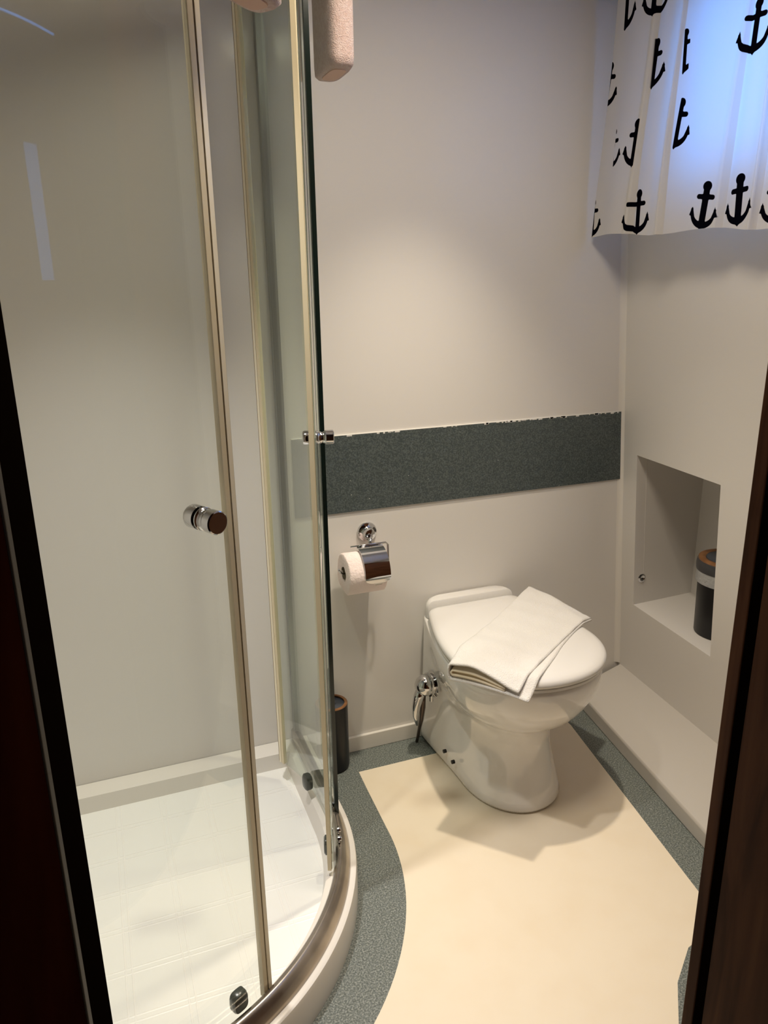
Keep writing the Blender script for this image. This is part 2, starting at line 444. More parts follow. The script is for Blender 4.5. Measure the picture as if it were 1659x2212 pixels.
t = empty('added_fill_lamp', (DOME[0], DOME[1], CEIL-0.03), 'unseen round ceiling lamp near the doorway, added for soft fill', 'light')
q = MB(); q.lathe((DOME[0], DOME[1], CEIL), (0,0,-1), [(0.14, -0.001), (0.165, -0.001), (0.165, 0.018), (0.15, 0.024), (0.15, 0.020)], cap0=False, cap1=False)
adopt(q.build('lamp_rim', m_chrome, auto=40), t)
m_frost, nt_, b_ = new_mat('added_lamp_diffuser'); b_.inputs['Emission Color'].default_value = (*WARM, 1); b_.inputs['Emission Strength'].default_value = 3
q = MB(); q.lathe((DOME[0], DOME[1], CEIL), (0,0,-1), [(0.149, 0.0), (0.149, 0.022), (0.08, 0.028), (0.0005, 0.030)])
adopt(q.build('diffuser', m_frost, auto=40), t)

# ---------------------------------------------------------------- shower tray
def tray_outline(r, inset_back, xl, xr):
    """quadrant outline: back edge, right side, arc, left side"""
    pts = [(xl, D-inset_back), (xr, D-inset_back)]
    ra = xr - CX
    for k in range(0, 61):
        a = math.radians(0 - 90*k/60); pts.append((CX + ra*math.cos(a), CY + ra*math.sin(a)))
    pts.append((xl, CY - ra))
    return pts
t_out = tray_outline(0, 0.001, XL+0.001, 0.436)
t_lip = tray_outline(0, 0.001, XL+0.001, 0.434)
t_in = tray_outline(0, 0.055, XL+0.05, 0.372)
t_in2 = tray_outline(0, 0.0555, XL+0.055, 0.362)
tray = MB()
R_ = lambda o, z: [(x, y, z) for x, y in o]
tray.rings([R_(t_out, 0.0005), R_(t_out, 0.070), R_(t_lip, 0.080), R_([(x, y) for x, y in tray_outline(0, 0.001, XL+0.001, 0.428)], 0.083),
            R_(tray_outline(0, 0.050, XL+0.045, 0.378), 0.083), R_(t_in, 0.081), R_(t_in2, 0.036)], cap0=True, cap1=False)
shower_tray = tag(tray.build('shower_tray', m_white, auto=50), 'cream quadrant shower tray with a low curved outer kerb on the floor', 'shower tray')
q = MB(); q.add(R_(t_in2, 0.036), [list(range(len(t_in2)))])
q.build('tray_floor', m_trayfloor, shower_tray)

# ---------------------------------------------------------------- shower enclosure
enc = empty('shower_enclosure', (CX, CY, 0.083), 'curved glass quadrant shower enclosure with metal rails standing on the cream tray', 'shower enclosure')
C0 = (CX, CY)
RI, RO = 0.521, 0.552
def rail(z0, z1, name, m):
    """track following side, arc and front; rounded outside"""
    path = [(1.0, 0.0, D-0.002)] ; rings = []
    def sect(px, py, nx_, ny_):
        pr = [(RI, z0), (RI, z1-0.006), (RI+0.003, z1-0.002), (RI+0.008, z1), (RI+0.013, z1-0.001), (RI+0.019, z1-0.006), (RI+0.024, z1-0.014), (RO-0.002, z0+0.008), (RO, z0+0.004), (RO, z0)]
        return [(px+nx_*(r), py+ny_*(r), z) for r, z in pr]
    for y in (D-0.001, 1.6): rings.append(sect(CX, y, 1, 0))
    for k in range(0, 73):
        a = math.radians(-90*k/72); rings.append(sect(CX, CY, math.cos(a), math.sin(a)))
    for x in (-0.3, XL+0.001): rings.append(sect(x, CY, 0, -1))
    q = MB(); q.rings(rings)
    return adopt(q.build(name, m, auto=50), enc)
rail(0.083, 0.116, 'bottom_rail', m_rail)
rail(1.87, 1.905, 'top_rail', m_rail)
# fixed panels
q = MB(); q.box(0.402, 1.423, 0.10, 0.408, D-0.02, 1.885)
fp = adopt(q.build('fixed_panel', m_glass2), enc)
q = MB(); q.box(0.4005, 1.4155, 0.10, 0.4095, 1.4230, 1.885)
q.build('glass_edge', m_dkglass, fp)
q = MB(); q.box(0.396, D-0.022, 0.10, 0.414, D-0.001, 1.885)
q.build('wall_profile', m_alu, fp)
q = MB(); q.box(XL+0.02, CY-0.538, 0.10, CX-0.10, CY-0.532, 1.885)
fp2 = adopt(q.build('fixed_panel', m_glass), enc)
q = MB(); q.box(XL+0.001, CY-0.545, 0.10, XL+0.022, CY-0.525, 1.885)
q.build('wall_profile', m_alu, fp2)

RD = 0.515
def seal(a0, width, parent, rr=RD, depth=0.008, sign=1):
    """ribbed vertical seal: pale fins, dark grooves"""
    dw = math.degrees(width/rr); a_end = a0 + sign*dw
    segs = [(0.00, 0.38, -0.002, depth, 0), (0.38, 0.46, 0.0, depth*0.5, 2), (0.46, 0.80, -0.002, depth*1.15, 1), (0.80, 1.0, 0.0, depth*0.6, 2)]
    q = MB()
    for u0, u1, d0, d1, mi in segs:
        q.mi = mi
        q.arc(C0, rr-0.003+d0, rr-0.003+d1, a0+sign*dw*u0, a0+sign*dw*u1, 0.098, 1.885, n=3)
    q.build('door_seal', [m_seal, m_seal_l, m_seal_d], parent)

def knob(ang, z, parent, r=0.0155, rr=RD, tilt=0.0):
    a = math.radians(ang); nrm = Vector((math.cos(a), math.sin(a), tilt)).normalized()
    c = Vector((CX+rr*math.cos(a), CY+rr*math.sin(a), z))
    q = MB()
    q.lathe(c, nrm, [(0.0005, 0.034), (r*0.90, 0.034), (r, 0.0325), (r, 0.019), (r*0.86, 0.017), (r*0.80, 0.012), (r*0.86, 0.006), (r, 0.004), (r, 0.002), (0.0005, 0.002)][::-1])
    q.lathe(c, -nrm, [(0.0005, 0.004), (r, 0.004), (r*1.02, 0.012), (r*1.02, 0.021), (r*0.92, 0.024), (0.0005, 0.024)])
    k = q.build('knob', m_chrome, parent, auto=40)
    k['label'] = 'round chrome knob'
def roller(ang, z, parent, rr=0.500, w=0.030, h=0.040):
    a = math.radians(ang); nrm = Vector((math.cos(a), math.sin(a), 0)); tg = Vector((-math.sin(a), math.cos(a), 0))
    c = Vector((CX+rr*math.cos(a), CY+rr*math.sin(a), z)); n_ = 20
    q = MB(); rings = []
    for (s, d) in ((0.82, -0.007), (1.0, -0.004), (1.0, 0.006), (0.9, 0.010)):
        ring = []
        for k in range(n_):
            t = 2*PI*k/n_; e = 0.6
            ring.append(c + nrm*d + tg*(s*w/2*math.copysign(abs(math.cos(t))**e, math.cos(t))) + Vector((0,0,1))*(s*h/2*math.copysign(abs(math.sin(t))**e, math.sin(t))))
        rings.append(ring)
    q.rings(rings)
    ro = q.build('roller', m_rubber, parent, auto=45)
    return ro
# door A: front left, handle towards the camera
q = MB(); q.arc(C0, RD-0.0025, RD+0.0025, -103, -57, 0.10, 1.885, n=40)
dA = adopt(q.build('sliding_door', m_glass, auto=50), enc); dA['label'] = 'front curved glass door'
seal(-57.4, 0.022, dA)
knob(-61.6, 0.976, dA, r=0.0165)
roller(-62.0, 0.118, dA)
# door B: right, seen nearly edge-on
q = MB(); q.arc(C0, RD-0.0025, RD+0.0025, -22.0, 24.0, 0.10, 1.885, n=40)
dB = adopt(q.build('sliding_door', m_glass2, auto=50), enc); dB['label'] = 'right curved glass door seen almost edge-on'
seal(-22.6, 0.010, dB, rr=RD-0.004, depth=0.006)
seal(23.2, 0.022, dB, sign=1)
knob(-12.0, 1.003, dB, r=0.0135)
roller(8.0, 0.128, dB); roller(-16.5, 0.118, dB, rr=0.503)
# small roller carriages on the outside of door B's foot
for a_ in (-3.0, -12.5, -15.5):
    q = MB(); a = math.radians(a_); c = Vector((CX+0.531*math.cos(a), CY+0.531*math.sin(a), 0.124))
    q.lathe(c - Vector((math.cos(a), math.sin(a), 0))*0.006, (math.cos(a), math.sin(a), 0), [(0.0005, 0), (0.007, 0), (0.008, 0.004), (0.006, 0.009), (0.0005, 0.010)], n=16)
    q.build('roller_wheel', m_chrome, dB, auto=40)

# ---------------------------------------------------------------- toilet
TX = 0.912
def outline(z, hwb, hwm, yf, s0, yb=D-0.003, n=2.1, cxo=0.0, NS=26, NF=40, rc=0.012, cvx=0.0):
    """closed outline, counter-clockwise from back-left to the front and back"""
    left = []
    L = yb - yf
    left.append((hwb - rc, yb)); left.append((hwb - rc*0.3, yb - rc*0.3)); 
    for k in range(NS):
        s = rc/L + (s0 - rc/L)*k/(NS-1)
        g = (1-cvx)*smoothstep(0.0, s0, s) + cvx*math.sin(PI/2*min(1, s/s0))
        left.append((hwb + (hwm-hwb)*g, yb - s*L))
    ym = yb - s0*L; ly = ym - yf
    for k in range(1, NF+1):
        t = PI/2*k/NF
        left.append((hwm*abs(math.cos(t))**(2/n), ym - ly*abs(math.sin(t))**(2/n)))
    left[-1] = (0.0, yf)
    pts = [(TX+cxo - x, y, z) for x, y in left] + [(TX+cxo + x, y, z) for x, y in left[-2::-1]]
    return pts
toilet = empty('toilet', (TX, 1.6, 0), 'white ceramic toilet with closed lid standing against the back wall', 'toilet')
secs = [(0.000, .139, .128, 1.362, .60), (0.006, .141, .130, 1.358, .60), (0.05, .139, .124, 1.372, .58), (0.12, .138, .114, 1.396, .56),
        (0.17, .137, .112, 1.400, .54), (0.205, .136, .117, 1.392, .54), (0.228, .135, .124, 1.378, .55), (0.246, .135, .143, 1.346, .57), (0.268, .134, .160, 1.318, .58), (0.30, .133, .175, 1.297, .60),
        (0.34, .131, .187, 1.281, .62), (0.375, .129, .191, 1.276, .62), (0.388, .128, .190, 1.277, .62), (0.392, .126, .186, 1.281, .62)]
q = MB(); q.rings([outline(*s_, cvx=0.85*smoothstep(0.29, 0.37, s_[0])) for s_ in secs])
body = adopt(q.build('bowl', m_porc, auto=60), toilet)
body.modifiers.new('sub', 'SUBSURF').levels = 1; body.modifiers['sub'].render_levels = 1
q = MB()
for (yy, zz) in ((1.618, 0.052), (1.566, 0.052)):
    q = MB(); q.lathe((TX-0.1395, yy, zz), (-1, 0, 0), [(0.0005, -0.006), (0.0052, -0.006), (0.0052, 0.0022), (0.0005, 0.0022)], n=16)
    adopt(q.build('screw_hole', m_dot), toilet)
YH = 1.742
q = MB(); q.rings([outline(z, a*.127, a*.191, 1.275+e, .60, yb=YH-e, cvx=1.0) for z, a, e in ((.3925, .985, .004), (.394, 1, 0), (.400, 1, 0), (.4015, .985, .004))])
adopt(q.build('seat', m_seat, auto=50), toilet)
def lidring(z, e):
    return outline(z, .134-e, .195-e, 1.270+e, .60, yb=YH-e*0.6, cvx=1.0)
q = MB(); q.rings([lidring(.4045, .006), lidring(.4065, .001), lidring(.412, .000), lidring(.418, .0015), lidring(.423, .006), lidring(.427, .016), lidring(.430, .035), lidring(.4325, .065), lidring(.434, .10)])
adopt(q.build('lid', m_seat, auto=60), toilet)
# rear hinge block
q = MB(); rings = []
for z, e in ((.392, .000), (.418, .000), (.430, .003), (.437, .009), (.440, .018)):
    w = .132 - e; y0, y1 = YH+0.002+e*0.25, D-0.003-e*0.2; r = 0.034
    ring = []
    for (cx_, cy_, a0) in ((w-r, y1-r*0.9, 0), (-(w-r), y1-r*0.9, 90)):
        for k in range(7):
            t = math.radians(a0 + 90*k/6); ring.append((TX + cx_ + r*math.cos(t), cy_ + r*0.9*math.sin(t), z))
    ring += [(TX - w, y0, z), (TX + w, y0, z)]
    rings.append(ring)
q.rings(rings); adopt(q.build('hinge_cover', m_seat, auto=45), toilet)

# ---------------------------------------------------------------- white face towel on the lid
def face_towel():
    A, B_, C_, D_ = Vector((1.085, 1.722, .452)), Vector((1.148, 1.520, .452)), Vector((.786, 1.272, .424)), Vector((.676, 1.394, .436))
    NU, NV = 70, 60; th = 0.0045
    rng = random.Random(3)
    verts = []; faces = []
    def lid_z(x, y):
        dx = (x-TX)/.195; dy = (y-1.47)/.20
        r2 = dx*dx + (dy*dy if y < 1.47 else 0)
        return .433 - .004*min(r2, 1) - (0.30*max(0.0, math.sqrt(r2)-0.98))*0.2
    for iu in range(NU+1):
        u = iu/NU                                   # 0 back (A-B) .. 1 front (D-C)
        L = A.lerp(D_, u); Rr = B_.lerp(C_, u)
        loop = 0.008 + 0.024*smoothstep(0.45, 1.0, u)      # height of the soft left fold
        for iv in range(NV+1):
            v = iv/NV                               # 0: lower free edge, right; 0.5: fold, left; 1: top free edge, right
            if v < 0.46: s = 1 - v/0.46; s_ = s; lay = 0.0
            elif v > 0.54: s = (v-0.54)/0.46; s_ = s; lay = 1.0
            else: s_ = -0.02*math.sin((v-0.46)/0.08*PI); lay = (v-0.46)/0.08
            ext = 0.0
            if lay == 0.0: ext = s_*(0.015 + 0.12*smoothstep(0.25, 0.95, u)*1.0)   # lower layer peeps out at the right
            p = L.lerp(Rr, s_ + ext)
            base = lid_z(p.x, p.y) + 0.003
            gap = loop*(1 - smoothstep(0.25, 1.0, max(s_, 0))) + 0.0045
            z = base + lay*gap
            z -= 0.020*smoothstep(0.86, 1.0, u)*(0.35+0.65*(1-lay))*(0.3+0.7*s_)  # front droops over the rim
            if lay > 0.5:
                z += 0.0016*math.sin(u*26+v*9)*smoothstep(0.6, 0.8, u) + 0.0012*math.sin(p.x*70)*math.sin(p.y*55)
            wob = 0.003*math.sin(u*21+1.0) if lay in (0.0, 1.0) and s_ > 0.9 else 0
            verts.append((p.x + wob, p.y + wob*0.6, z))
    for i in range(NU):
        for j in range(NV):
            a = i*(NV+1)+j; faces.append((a, a+1, a+NV+2, a+NV+1))
    o = link_mesh('face_towel', verts, faces, m_terry, smooth=True)
    md = o.modifiers.new('solid', 'SOLIDIFY'); md.thickness = th; md.offset = 0
    # added sheet in the fold; warm light through the terry put into its colour
    v2 = []; f2 = []
    for iu in range(NU+1):
        u = 0.30 + 0.695*iu/NU
        L = A.lerp(D_, u); Rr = B_.lerp(C_, u)
        loop = 0.008 + 0.024*smoothstep(0.45, 1.0, u)
        for iv in range(31):
            v = iv/30
            if v < 0.4: s_ = 0.80 - (v/0.4)*0.76; lay = 0.26
            elif v > 0.6: s_ = 0.04 + (v-0.6)/0.4*0.76; lay = 0.54
            else: s_ = 0.04 - 0.02*math.sin((v-0.4)/0.2*PI); lay = 0.26 + (v-0.4)/0.2*0.28
            p = L.lerp(Rr, s_)
            z = lid_z(p.x, p.y) + 0.003 + lay*(loop*(1 - smoothstep(0.25, 1.0, max(s_, 0))) + 0.0045)
            z -= 0.020*smoothstep(0.86, 1.0, u)*(0.35+0.65*(1-lay))*(0.3+0.7*s_)
            v2.append((p.x, p.y, z))
    for i in range(NU):
        for j in range(30):
            a = i*31+j; f2.append((a, a+1, a+32, a+31))
    inn = link_mesh('fold_light_sheet', v2, f2, m_fold_light, parent=o, smooth=True)
    md2 = inn.modifiers.new('solid', 'SOLIDIFY'); md2.thickness = 0.004; md2.offset = 0
    tag(o, 'small white towel folded over on the closed toilet lid', 'towel')
face_towel()

# ---------------------------------------------------------------- hand spray beside the toilet
sp = empty('hand_spray', (0.735, 1.69, 0.226), 'chrome hand spray in a round holder on the left side of the toilet', 'hand spray')
q = MB(); q.lathe((0.774, 1.69, 0.222), (-1, 0, 0), [(0.0005, 0), (0.036, 0), (0.037, 0.004), (0.028, 0.008), (0.027, 0.011), (0.033, 0.013), (0.033, 0.018), (0.0005, 0.019)])
q.tube([(0.765, 1.686, 0.190), (0.765, 1.686, 0.172)], 0.006)
adopt(q.build('holder', m_chrome, auto=40), sp)
q = MB(); q.lathe((0.757, 1.69, 0.222), (-1, 0, 0), [(0.0005, 0), (0.027, 0), (0.030, 0.004), (0.030, 0.012), (0.028, 0.020), (0.022, 0.029), (0.012, 0.036), (0.0005, 0.038)])
adopt(q.build('spray_head', m_chrome, auto=50), sp)
q = MB(); q.tube([(0.738, 1.69, 0.214), (0.728, 1.69, 0.190), (0.722, 1.692, 0.160), (0.721, 1.695, 0.132), (0.727, 1.698, 0.098)], [0.015, 0.0145, 0.012, 0.0095, 0.004], n=16)
adopt(q.build('lever', m_chrome, smooth=True), sp)
m_hose = pbr('dark_hose', (0.10, 0.075, 0.06), 0.25, metal=0.8)
q = MB(); q.tube([(0.744, 1.697, 0.205), (0.745, 1.70, 0.15), (0.747, 1.715, 0.10), (0.750, 1.735, 0.06), (0.752, 1.75, 0.025), (0.750, 1.755, 0.004)], [0.0085, 0.008, 0.0065, 0.005, 0.0045, 0.0045], n=12)
adopt(q.build('hose', m_hose, smooth=True), sp)

# ---------------------------------------------------------------- toilet roll and holder
RX0, RX1, RY, RZ, RR = 0.532, 0.634, 1.714, 0.573, 0.054
q = MB(); n_ = 56; rng = random.Random(8); prof = []
rings = []
for (x, r) in ((RX0, 0.019), (RX0, RR-0.003), (RX0+0.003, RR), (RX1-0.003, RR), (RX1, RR-0.003), (RX1, 0.019), ):
    rings.append([(x + (0.0015*math.sin(3*2*PI*k/n_) if r > .03 else 0), RY - (r+0.0012*math.sin(5*2*PI*k/n_+1))*math.cos(2*PI*k/n_), RZ + (r+0.0012*math.sin(5*2*PI*k/n_+1))*math.sin(2*PI*k/n_)) for k in range(n_)])
q.rings(rings + [rings[0]], cap0=False, cap1=False)
roll = tag(q.build('toilet_roll', m_paper, auto=50), 'pale pink toilet roll hanging on the chrome holder', 'toilet roll')
q = MB(); q.lathe((RX0+0.001, RY, RZ), (1,0,0), [(0.0188, 0), (0.0188, RX1-RX0-0.002)], cap0=False, cap1=False)
q.lathe((RX0+0.003, RY, RZ), (1,0,0), [(0.0175, 0), (0.0175, RX1-RX0-0.006)], cap0=False, cap1=False)
q.build('core', m_tube, roll, smooth=True)
th = empty('toilet_roll_holder', (0.620, D-0.001, 0.655), 'chrome toilet roll holder with curved flap on the back wall', 'toilet roll holder')
q = MB(); q.lathe((0.622, D-0.001, 0.652), (0,-1,0), [(0.0005, 0), (0.026, 0), (0.027, 0.004), (0.025, 0.008), (0.017, 0.011), (0.013, 0.016), (0.012, 0.026), (0.0005, 0.028)][:])
adopt(q.build('rosette', m_chrome, auto=40), th)
q = MB(); zt = RZ+0.066
q.tube([(0.622, D-0.024, 0.650), (0.618, 1.745, 0.646), (0.610, 1.728, 0.643)], 0.005)
q.tube([(0.555, 1.722, zt), (0.600, 1.722, zt), (0.650, 1.722, zt), (0.656, 1.722, zt-0.006), (0.656, 1.720, RZ+0.010), (0.650, RY, RZ), (0.600, RY, RZ), (0.530, RY, RZ), (0.524, RY-0.004, RZ+0.006), (0.516, RY-0.012, RZ+0.018)], 0.0028)
adopt(q.build('arm', m_chrome, smooth=True), th)
q = MB(); rings = []; NA = 40
for k in range(NA+1):
    f_ = k/NA; a = math.radians(112 - 132*f_)          # angle in the y-z plane, 90 = up, 0 = towards the room
    edge = smoothstep(0.86, 1.0, f_)                   # rounded lip at the lower end
    xa = 0.571 + 0.030*edge**2; xb = 0.638 - 0.026*edge**2
    if f_ > .999: xa, xb = 0.598, 0.614
    def pt(x, r): return (x, RY - r*math.cos(a), RZ + r*math.sin(a))
    r0 = RR+0.0035+0.006*(1-f_)
    rings.append([pt(xa, r0), pt(xb, r0), pt(xb, r0+0.0014), pt(xa, r0+0.0014)])
q.rings(rings)
adopt(q.build('flap', m_chrome, auto=40), th)

# ---------------------------------------------------------------- toilet brush holder
BX, BY, BR = 0.494, 1.741, 0.044
q = MB(); q.lathe((BX, BY, 0.0008), (0,0,1), [(0.0005, 0), (BR-0.006, 0), (BR-0.001, 0.004), (BR, 0.010), (BR, 0.196), (BR-0.003, 0.196), (BR-0.003, 0.19)], n=56, cap1=False)
q2 = q
bh = tag(q.build('toilet_brush_holder', m_black, auto=40), 'black toilet brush holder with wooden rim on the floor beside the shower', 'toilet brush')
q = MB(); q.lathe((BX, BY, 0.1965), (0,0,1), [(BR-0.0085, 0.002), (BR-0.0015, 0.002), (BR, 0.000), (BR-0.0005, -0.0008), (BR-0.0085, -0.001)], n=56, cap0=False, cap1=False)
q.build('rim', m_wood_ring, bh, auto=40)
m_bluegrey = pbr('lid_bluegrey', (0.055, 0.065, 0.085), 0.4)
q = MB(); q.lathe((BX, BY, 0.186), (0,0,1), [(BR-0.004, 0.0), (BR-0.0045, 0.006), (0.012, 0.008), (0.008, 0.012)], n=48)
q.build('cap', m_bluegrey, bh, auto=40)
q = MB(); q.tube([(BX-0.002, BY, 0.192), (BX-0.002, BY, 0.25), (BX-0.002, BY, 0.285), (BX-0.002, BY, 0.300)], [0.0055, 0.006, 0.008, 0.005], n=16)
q.build('brush_handle', m_black, bh, smooth=True)

# ---------------------------------------------------------------- bin in the niche
PX_, PY_, PR, PZ = 1.546, 1.466, 0.080, NZ0+0.0006
q = MB(); q.lathe((PX_, PY_, PZ), (0,0,1), [(0.0005, 0), (PR-0.012, 0), (PR-0.010, 0.003), (PR-0.006, 0.16), (PR-0.003, 0.17)], n=60)
bn = tag(q.build('waste_bin', m_black, auto=40), 'round black bin with wooden lid ring standing in the wall niche', 'bin')
q = MB(); q.lathe((PX_, PY_, PZ), (0,0,1), [(PR-0.006, 0.150), (PR-0.001, 0.152), (PR, 0.160), (PR-0.0015, 0.174), (PR+0.001, 0.190), (PR-0.001, 0.204)], n=60, cap0=False, cap1=False)
q.build('bin_liner', m_liner, bn, auto=60)
q = MB(); q.lathe((PX_, PY_, PZ), (0,0,1), [(PR+0.001, 0.186), (PR+0.002, 0.200), (PR, 0.212), (PR-0.004, 0.216)], n=60, cap0=False, cap1=False)
q.build('lid_collar', pbr('dark_collar', (0.045, 0.045, 0.05), 0.35), bn, auto=40)
q = MB(); q.lathe((PX_, PY_, PZ), (0,0,1), [(PR-0.002, 0.212), (PR-0.003, 0.219), (PR-0.008, 0.221), (PR-0.020, 0.219), (PR-0.022, 0.216)], n=60, cap0=False, cap1=False)
q.build('lid_ring', m_wood_ring, bn, auto=50)
q = MB(); q.lathe((PX_, PY_, PZ), (0,0,1), [(PR-0.021, 0.212), (PR-0.022, 0.219), (PR-0.030, 0.220), (0.030, 0.2205), (0.026, 0.2190), (0.0005, 0.2190)], n=60)
q.build('lid', m_bluegrey, bn, auto=40)

# small chrome screw cap inside the niche
q = MB(); q.lathe((1.469, NY1+0.001, 0.416), (0,-1,0), [(0.0005, -0.002), (0.0130, -0.002), (0.0135, 0.002), (0.009, 0.004), (0.006, 0.002), (0.004, 0.001), (0.0005, 0.001)], n=28)
cap = tag(q.build('screw_cap', m_chrome, auto=40), 'tiny round chrome screw cap on the side of the wall niche', 'screw cap')

# ---------------------------------------------------------------- pink towels over the top rail
def slab_towel(name, c, tg, w, d_out, z_bot, z_top, back_drop, label, tilt=0.0, open_end=True):
    """folded towel over the rail: c = point on the rail centre, tg = direction along the rail"""
    tg = Vector(tg).normalized(); nrm = Vector((tg.y, -tg.x, 0)).normalized()   # outwards
    c = Vector(c); N = 36
    path = []   # centre line (offset outwards, z), half thickness
    r = 0.034
    path.append((d_out, z_bot, 0.80)); path.append((d_out, z_bot+0.006, 0.95)); path.append((d_out, z_bot+0.02, 1.0)); path.append((d_out, z_bot+0.10, 1.0))
    path.append((d_out-0.002, z_top-0.04, .95))
    for k in range(1, 10):
        a = PI*k/10; path.append((d_out*math.cos(a) if math.cos(a) > 0 else 0.028*math.cos(a), z_top + 0.012*math.sin(a), .62))
    path.append((-0.030, z_top-0.03, .5)); path.append((-0.030, z_top-back_drop, .5))
    ht = 0.026; q = MB(); rings = []
    P_ = [Vector((c.x, c.y, 0)) + nrm*o + Vector((0,0,z)) for o, z, _ in path]
    for i, (o, z, s) in enumerate(path):
        t = (P_[min(i+1, len(P_)-1)] - P_[max(i-1, 0)]).normalized()
        nn = t.cross(tg).normalized()
        ring = []
        for k in range(N):
            a = 2*PI*k/N; e = 0.55
            uu = math.copysign(abs(math.cos(a))**e, math.cos(a)) * w/2 * (1 if i > 1 else s+0.05)
            vv = math.copysign(abs(math.sin(a))**e, math.sin(a)) * ht * s * (1 if o > 0 else 0.35)
            ring.append(P_[i] + tg*uu + nn*vv + Vector((0,0, tilt*uu if i < 5 else 0)))
        rings.append(ring)
    q.rings(rings)
    # plug over the open fold; its darker pink stands for the shade inside
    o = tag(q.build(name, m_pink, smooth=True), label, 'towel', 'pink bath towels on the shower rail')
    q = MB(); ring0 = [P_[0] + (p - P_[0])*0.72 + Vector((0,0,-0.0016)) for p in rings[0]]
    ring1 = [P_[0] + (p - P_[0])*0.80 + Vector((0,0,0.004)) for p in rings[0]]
    q.rings([ring0, ring1]); q.build('fold_shade', m_pinkd, o, smooth=False)
    return o
slab_towel('bath_towel', (0.408, 1.50, 0), (0.0, 1.0, 0), 0.13, 0.070, 1.648, 1.93, 0.10,
           'pink bath towel hanging over the shower rail in front of the back wall')
aT = math.radians(-54.5)
slab_towel('bath_towel', (CX+0.54*math.cos(aT), CY+0.54*math.sin(aT), 0), (-math.sin(aT), math.cos(aT), 0), 0.095, 0.045, 1.592, 1.93, 0.10,
           'pink bath towel hanging over the shower door rail, only its lower tip in view', tilt=-0.10)

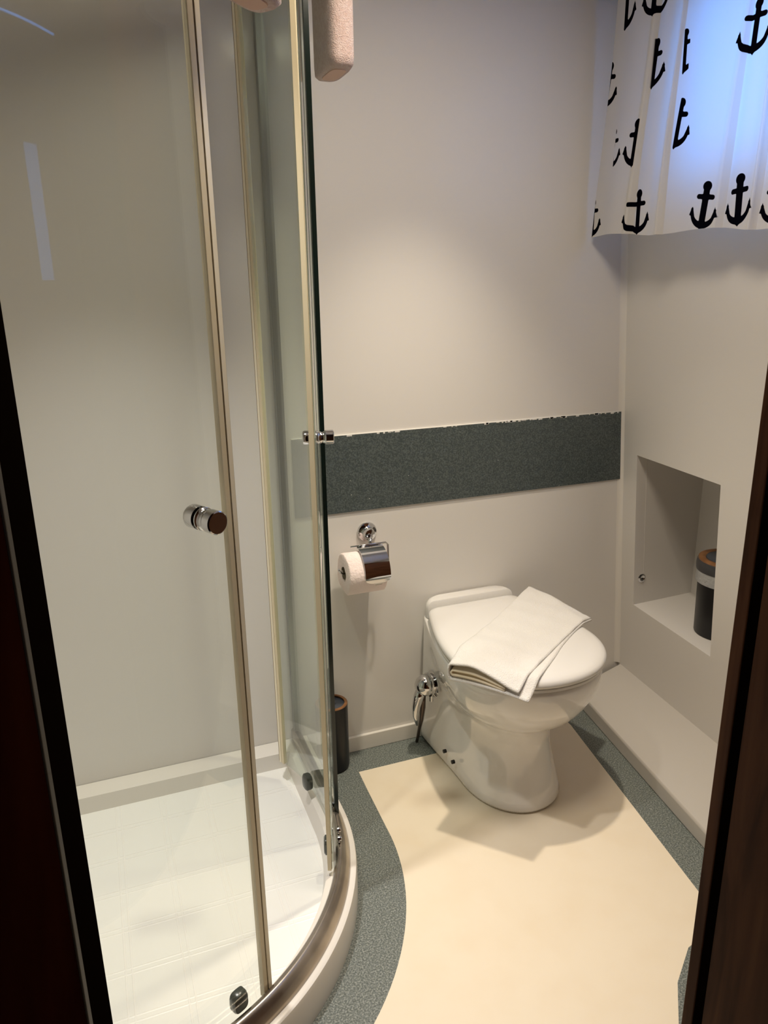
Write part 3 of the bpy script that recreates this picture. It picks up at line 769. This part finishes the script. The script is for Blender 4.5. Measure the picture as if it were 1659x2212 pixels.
# ---------------------------------------------------------------- curtain with anchors
XC = 1.25
FOLD = [(1.721, 1.771), (1.562, 1.607), (1.476, 1.501), (1.282, 1.325), (1.209, 1.232), (1.11, 1.125), (0.98, 0.99), (0.86, 0.865)]  # y at the rod, y at the hem
ZT, ZB = 1.925, 1.380
def curtain():
    NYc, NZc = 380, 230
    tt = np.linspace(0, 1, NZc+1)                       # 0 rod .. 1 hem
    nf = len(FOLD)-1
    cols = NYc
    u = np.linspace(0, nf-1e-6, cols+1)
    k = u.astype(int); f = u - k
    F = np.array(FOLD)
    Y = np.zeros((NZc+1, cols+1)); X = np.zeros_like(Y); Z = np.zeros_like(Y)
    for i, t in enumerate(tt):
        a = F[k, 0]*(1-t) + F[k, 1]*t; b2 = F[k+1, 0]*(1-t) + F[k+1, 1]*t
        amp = (0.0075 + 0.003*np.sin(k*2.1+1.0))*(0.6+0.5*t)
        ff = f
        y = a + (b2-a)*ff
        # each panel comes out from behind its left neighbour and ends proud of the next one
        depth = amp*(0.9 - 1.9*ff) + 0.0022*np.sin(ff*8+k*3)*np.sin(PI*ff) - 0.004*np.clip((ff-0.9)/0.1, 0, 1)
        x = XC + depth
        if True:
            edge = np.clip((ff-0.93)/0.07, 0, 1); x = x + edge**3*0.008
        Y[i] = y; X[i] = x + 0.003*np.sin(t*5+k); Z[i] = ZT + (ZB + 0.004*np.sin(u*2.7) - ZT)*t
    # hem follows the photograph: slightly lower at the left
    Z += (0.009*np.clip((Y-1.3)/0.4, -1, 1)-0.006)*tt[:, None]**4
    # printed anchors: (top y,z) (tip y,z) side kept
    A = [((1.2797,1.4758),(1.2749,1.3769),0),((1.3594,1.4709),(1.3722,1.3751),0),((1.5845,1.4789),(1.5846,1.3782),0),
         ((1.7724,1.4765),(1.7714,1.3826),1),((1.7375,1.7811),(1.7551,1.6825),1),((1.599,1.6315),(1.6077,1.5288),-1),
         ((1.7002,1.6284),(1.7001,1.5372),2),((1.5696,1.7877),(1.5768,1.6881),1),((1.4656,1.6481),(1.482,1.5499),1),
         ((1.278,1.7801),(1.2822,1.685),0),((1.5753,1.9299),(1.5812,1.8322),0),((1.6871,1.9386),(1.6901,1.8344),1),
         ((1.1907,1.4639),(1.1853,1.373),0),((1.4774,1.7813),(1.4721,1.6943),3),
         ((1.10,1.66),(1.10,1.56),0),((1.04,1.48),(1.04,1.38),0),((1.02,1.80),(1.02,1.70),0),((0.93,1.62),(0.93,1.52),0)]
    best = np.full(Y.shape, 1.0)
    def seg(px, py, ax, ay, bx, by):
        dx, dy = bx-ax, by-ay; h_ = np.clip(((px-ax)*dx+(py-ay)*dy)/(dx*dx+dy*dy), 0, 1)
        return np.hypot(px-ax-dx*h_, py-ay-dy*h_)
    def tri(px, py, P):
        d = -1e9*np.ones_like(px)
        area = (P[1][0]-P[0][0])*(P[2][1]-P[0][1]) - (P[1][1]-P[0][1])*(P[2][0]-P[0][0])
        sg = 1 if area > 0 else -1
        for i in range(3):
            (x0, y0), (x1, y1) = P[i], P[(i+1) % 3]
            L = math.hypot(x1-x0, y1-y0)
            d = np.maximum(d, -sg*((x1-x0)*(py-y0) - (y1-y0)*(px-x0))/L)
        return d
    for (ty, tz), (by, bz), side in A:
        H = math.hypot(ty-by, tz-bz)
        # local frame: q down the shank, p to the right in the photograph (towards smaller y)
        ex = ((by-ty)/H, (bz-tz)/H)
        q = ((Y-ty)*ex[0] + (Z-tz)*ex[1])/H
        p = -((Y-ty)*(-ex[1]) + (Z-tz)*ex[0])/H
        p = -p if ((-1)*(-ex[1])) > 0 else p
        p = p / 1.27
        d = np.hypot(p, q-0.09) - 0.092                                     # crown
        d = np.minimum(d, seg(p, q, -0.165, 0.305, 0.165, 0.305) - 0.040)   # stock
        d = np.minimum(d, seg(p, q, 0, 0.15, 0, 0.90) - 0.062)              # shank
        r = np.hypot(p, (q-0.58)*0.93); an = np.arctan2(q-0.58, np.abs(p))  # arms
        arm = np.where(an > -0.1, np.abs(r-0.285) - (0.022+0.034*np.clip(an/1.57, 0, 1)), 9)
        d = np.minimum(d, arm)
        d = d - 0.012; ap = np.abs(p)
        d = np.minimum(d, tri(ap, q, [(0.285, 0.49), (0.355, 0.70), (0.200, 0.72)]))
        d = np.minimum(d, tri(p, q, [(-0.13, 0.85), (0.13, 0.85), (0.0, 1.0)]))
        if side == 1: d = np.maximum(d, -(p + 0.03))
        if side == -1: d = np.maximum(d, p - 0.055)
        if side == 2: d = np.maximum(d, -(p - 0.065))
        if side == 3: d = np.maximum(d, (p - 0.15)); 
        if side == 3: d = np.maximum(d, -(p + 0.02)); 
        best = np.minimum(best, d*H)
    verts = np.stack([X, Y, Z], -1).reshape(-1, 3)
    W = cols+1
    faces = [(i*W+j, i*W+j+1, (i+1)*W+j+1, (i+1)*W+j) for i in range(NZc) for j in range(cols)]
    me = bpy.data.meshes.new('curtain'); me.from_pydata(verts.tolist(), [], faces)
    at = me.attributes.new('print_distance', 'FLOAT', 'POINT')
    at.data.foreach_set('value', (best.reshape(-1)*100).astype(np.float32))
    for p_ in me.polygons: p_.use_smooth = True
    m = bpy.data.materials.new('anchor_print_cotton'); m.use_nodes = True
    nt = m.node_tree; nt.nodes.clear()
    out = nt.nodes.new('ShaderNodeOutputMaterial'); mixf = nt.nodes.new('ShaderNodeMixShader')
    df = nt.nodes.new('ShaderNodeBsdfDiffuse'); tl = nt.nodes.new('ShaderNodeBsdfTranslucent'); cl = nt.nodes.new('ShaderNodeMixShader')
    df.inputs['Color'].default_value = (0.78, 0.75, 0.71, 1); tl.inputs['Color'].default_value = (0.80, 0.80, 0.80, 1); cl.inputs['Fac'].default_value = 0.36
    nt.links.new(df.outputs[0], cl.inputs[1]); nt.links.new(tl.outputs[0], cl.inputs[2])
    ink = nt.nodes.new('ShaderNodeBsdfDiffuse'); ink.inputs['Color'].default_value = (0.002, 0.002, 0.005, 1)
    a_ = nt.nodes.new('ShaderNodeAttribute'); a_.attribute_name = 'print_distance'
    mr = nt.nodes.new('ShaderNodeMapRange'); mr.inputs['From Min'].default_value = -0.03; mr.inputs['From Max'].default_value = 0.03
    mr.inputs['To Min'].default_value = 1; mr.inputs['To Max'].default_value = 0
    nt.links.new(a_.outputs['Fac'], mr.inputs['Value']); nt.links.new(mr.outputs['Result'], mixf.inputs['Fac'])
    nt.links.new(cl.outputs[0], mixf.inputs[1]); nt.links.new(ink.outputs[0], mixf.inputs[2]); nt.links.new(mixf.outputs[0], out.inputs['Surface'])
    me.materials.append(m)
    o = bpy.data.objects.new('curtain', me); COL.objects.link(o)
    return tag(o, 'white window curtain printed with black anchors hanging on the side wall', 'curtain')
curtain()
q = MB(); q.tube([(XC-0.004, 0.80, 1.932), (XC-0.004, 1.3, 1.932), (XC-0.004, D-0.001, 1.932)], 0.006)
rod = tag(q.build('curtain_rod', m_chrome, auto=50), 'thin chrome curtain rod above the anchor print curtain', 'curtain rod')
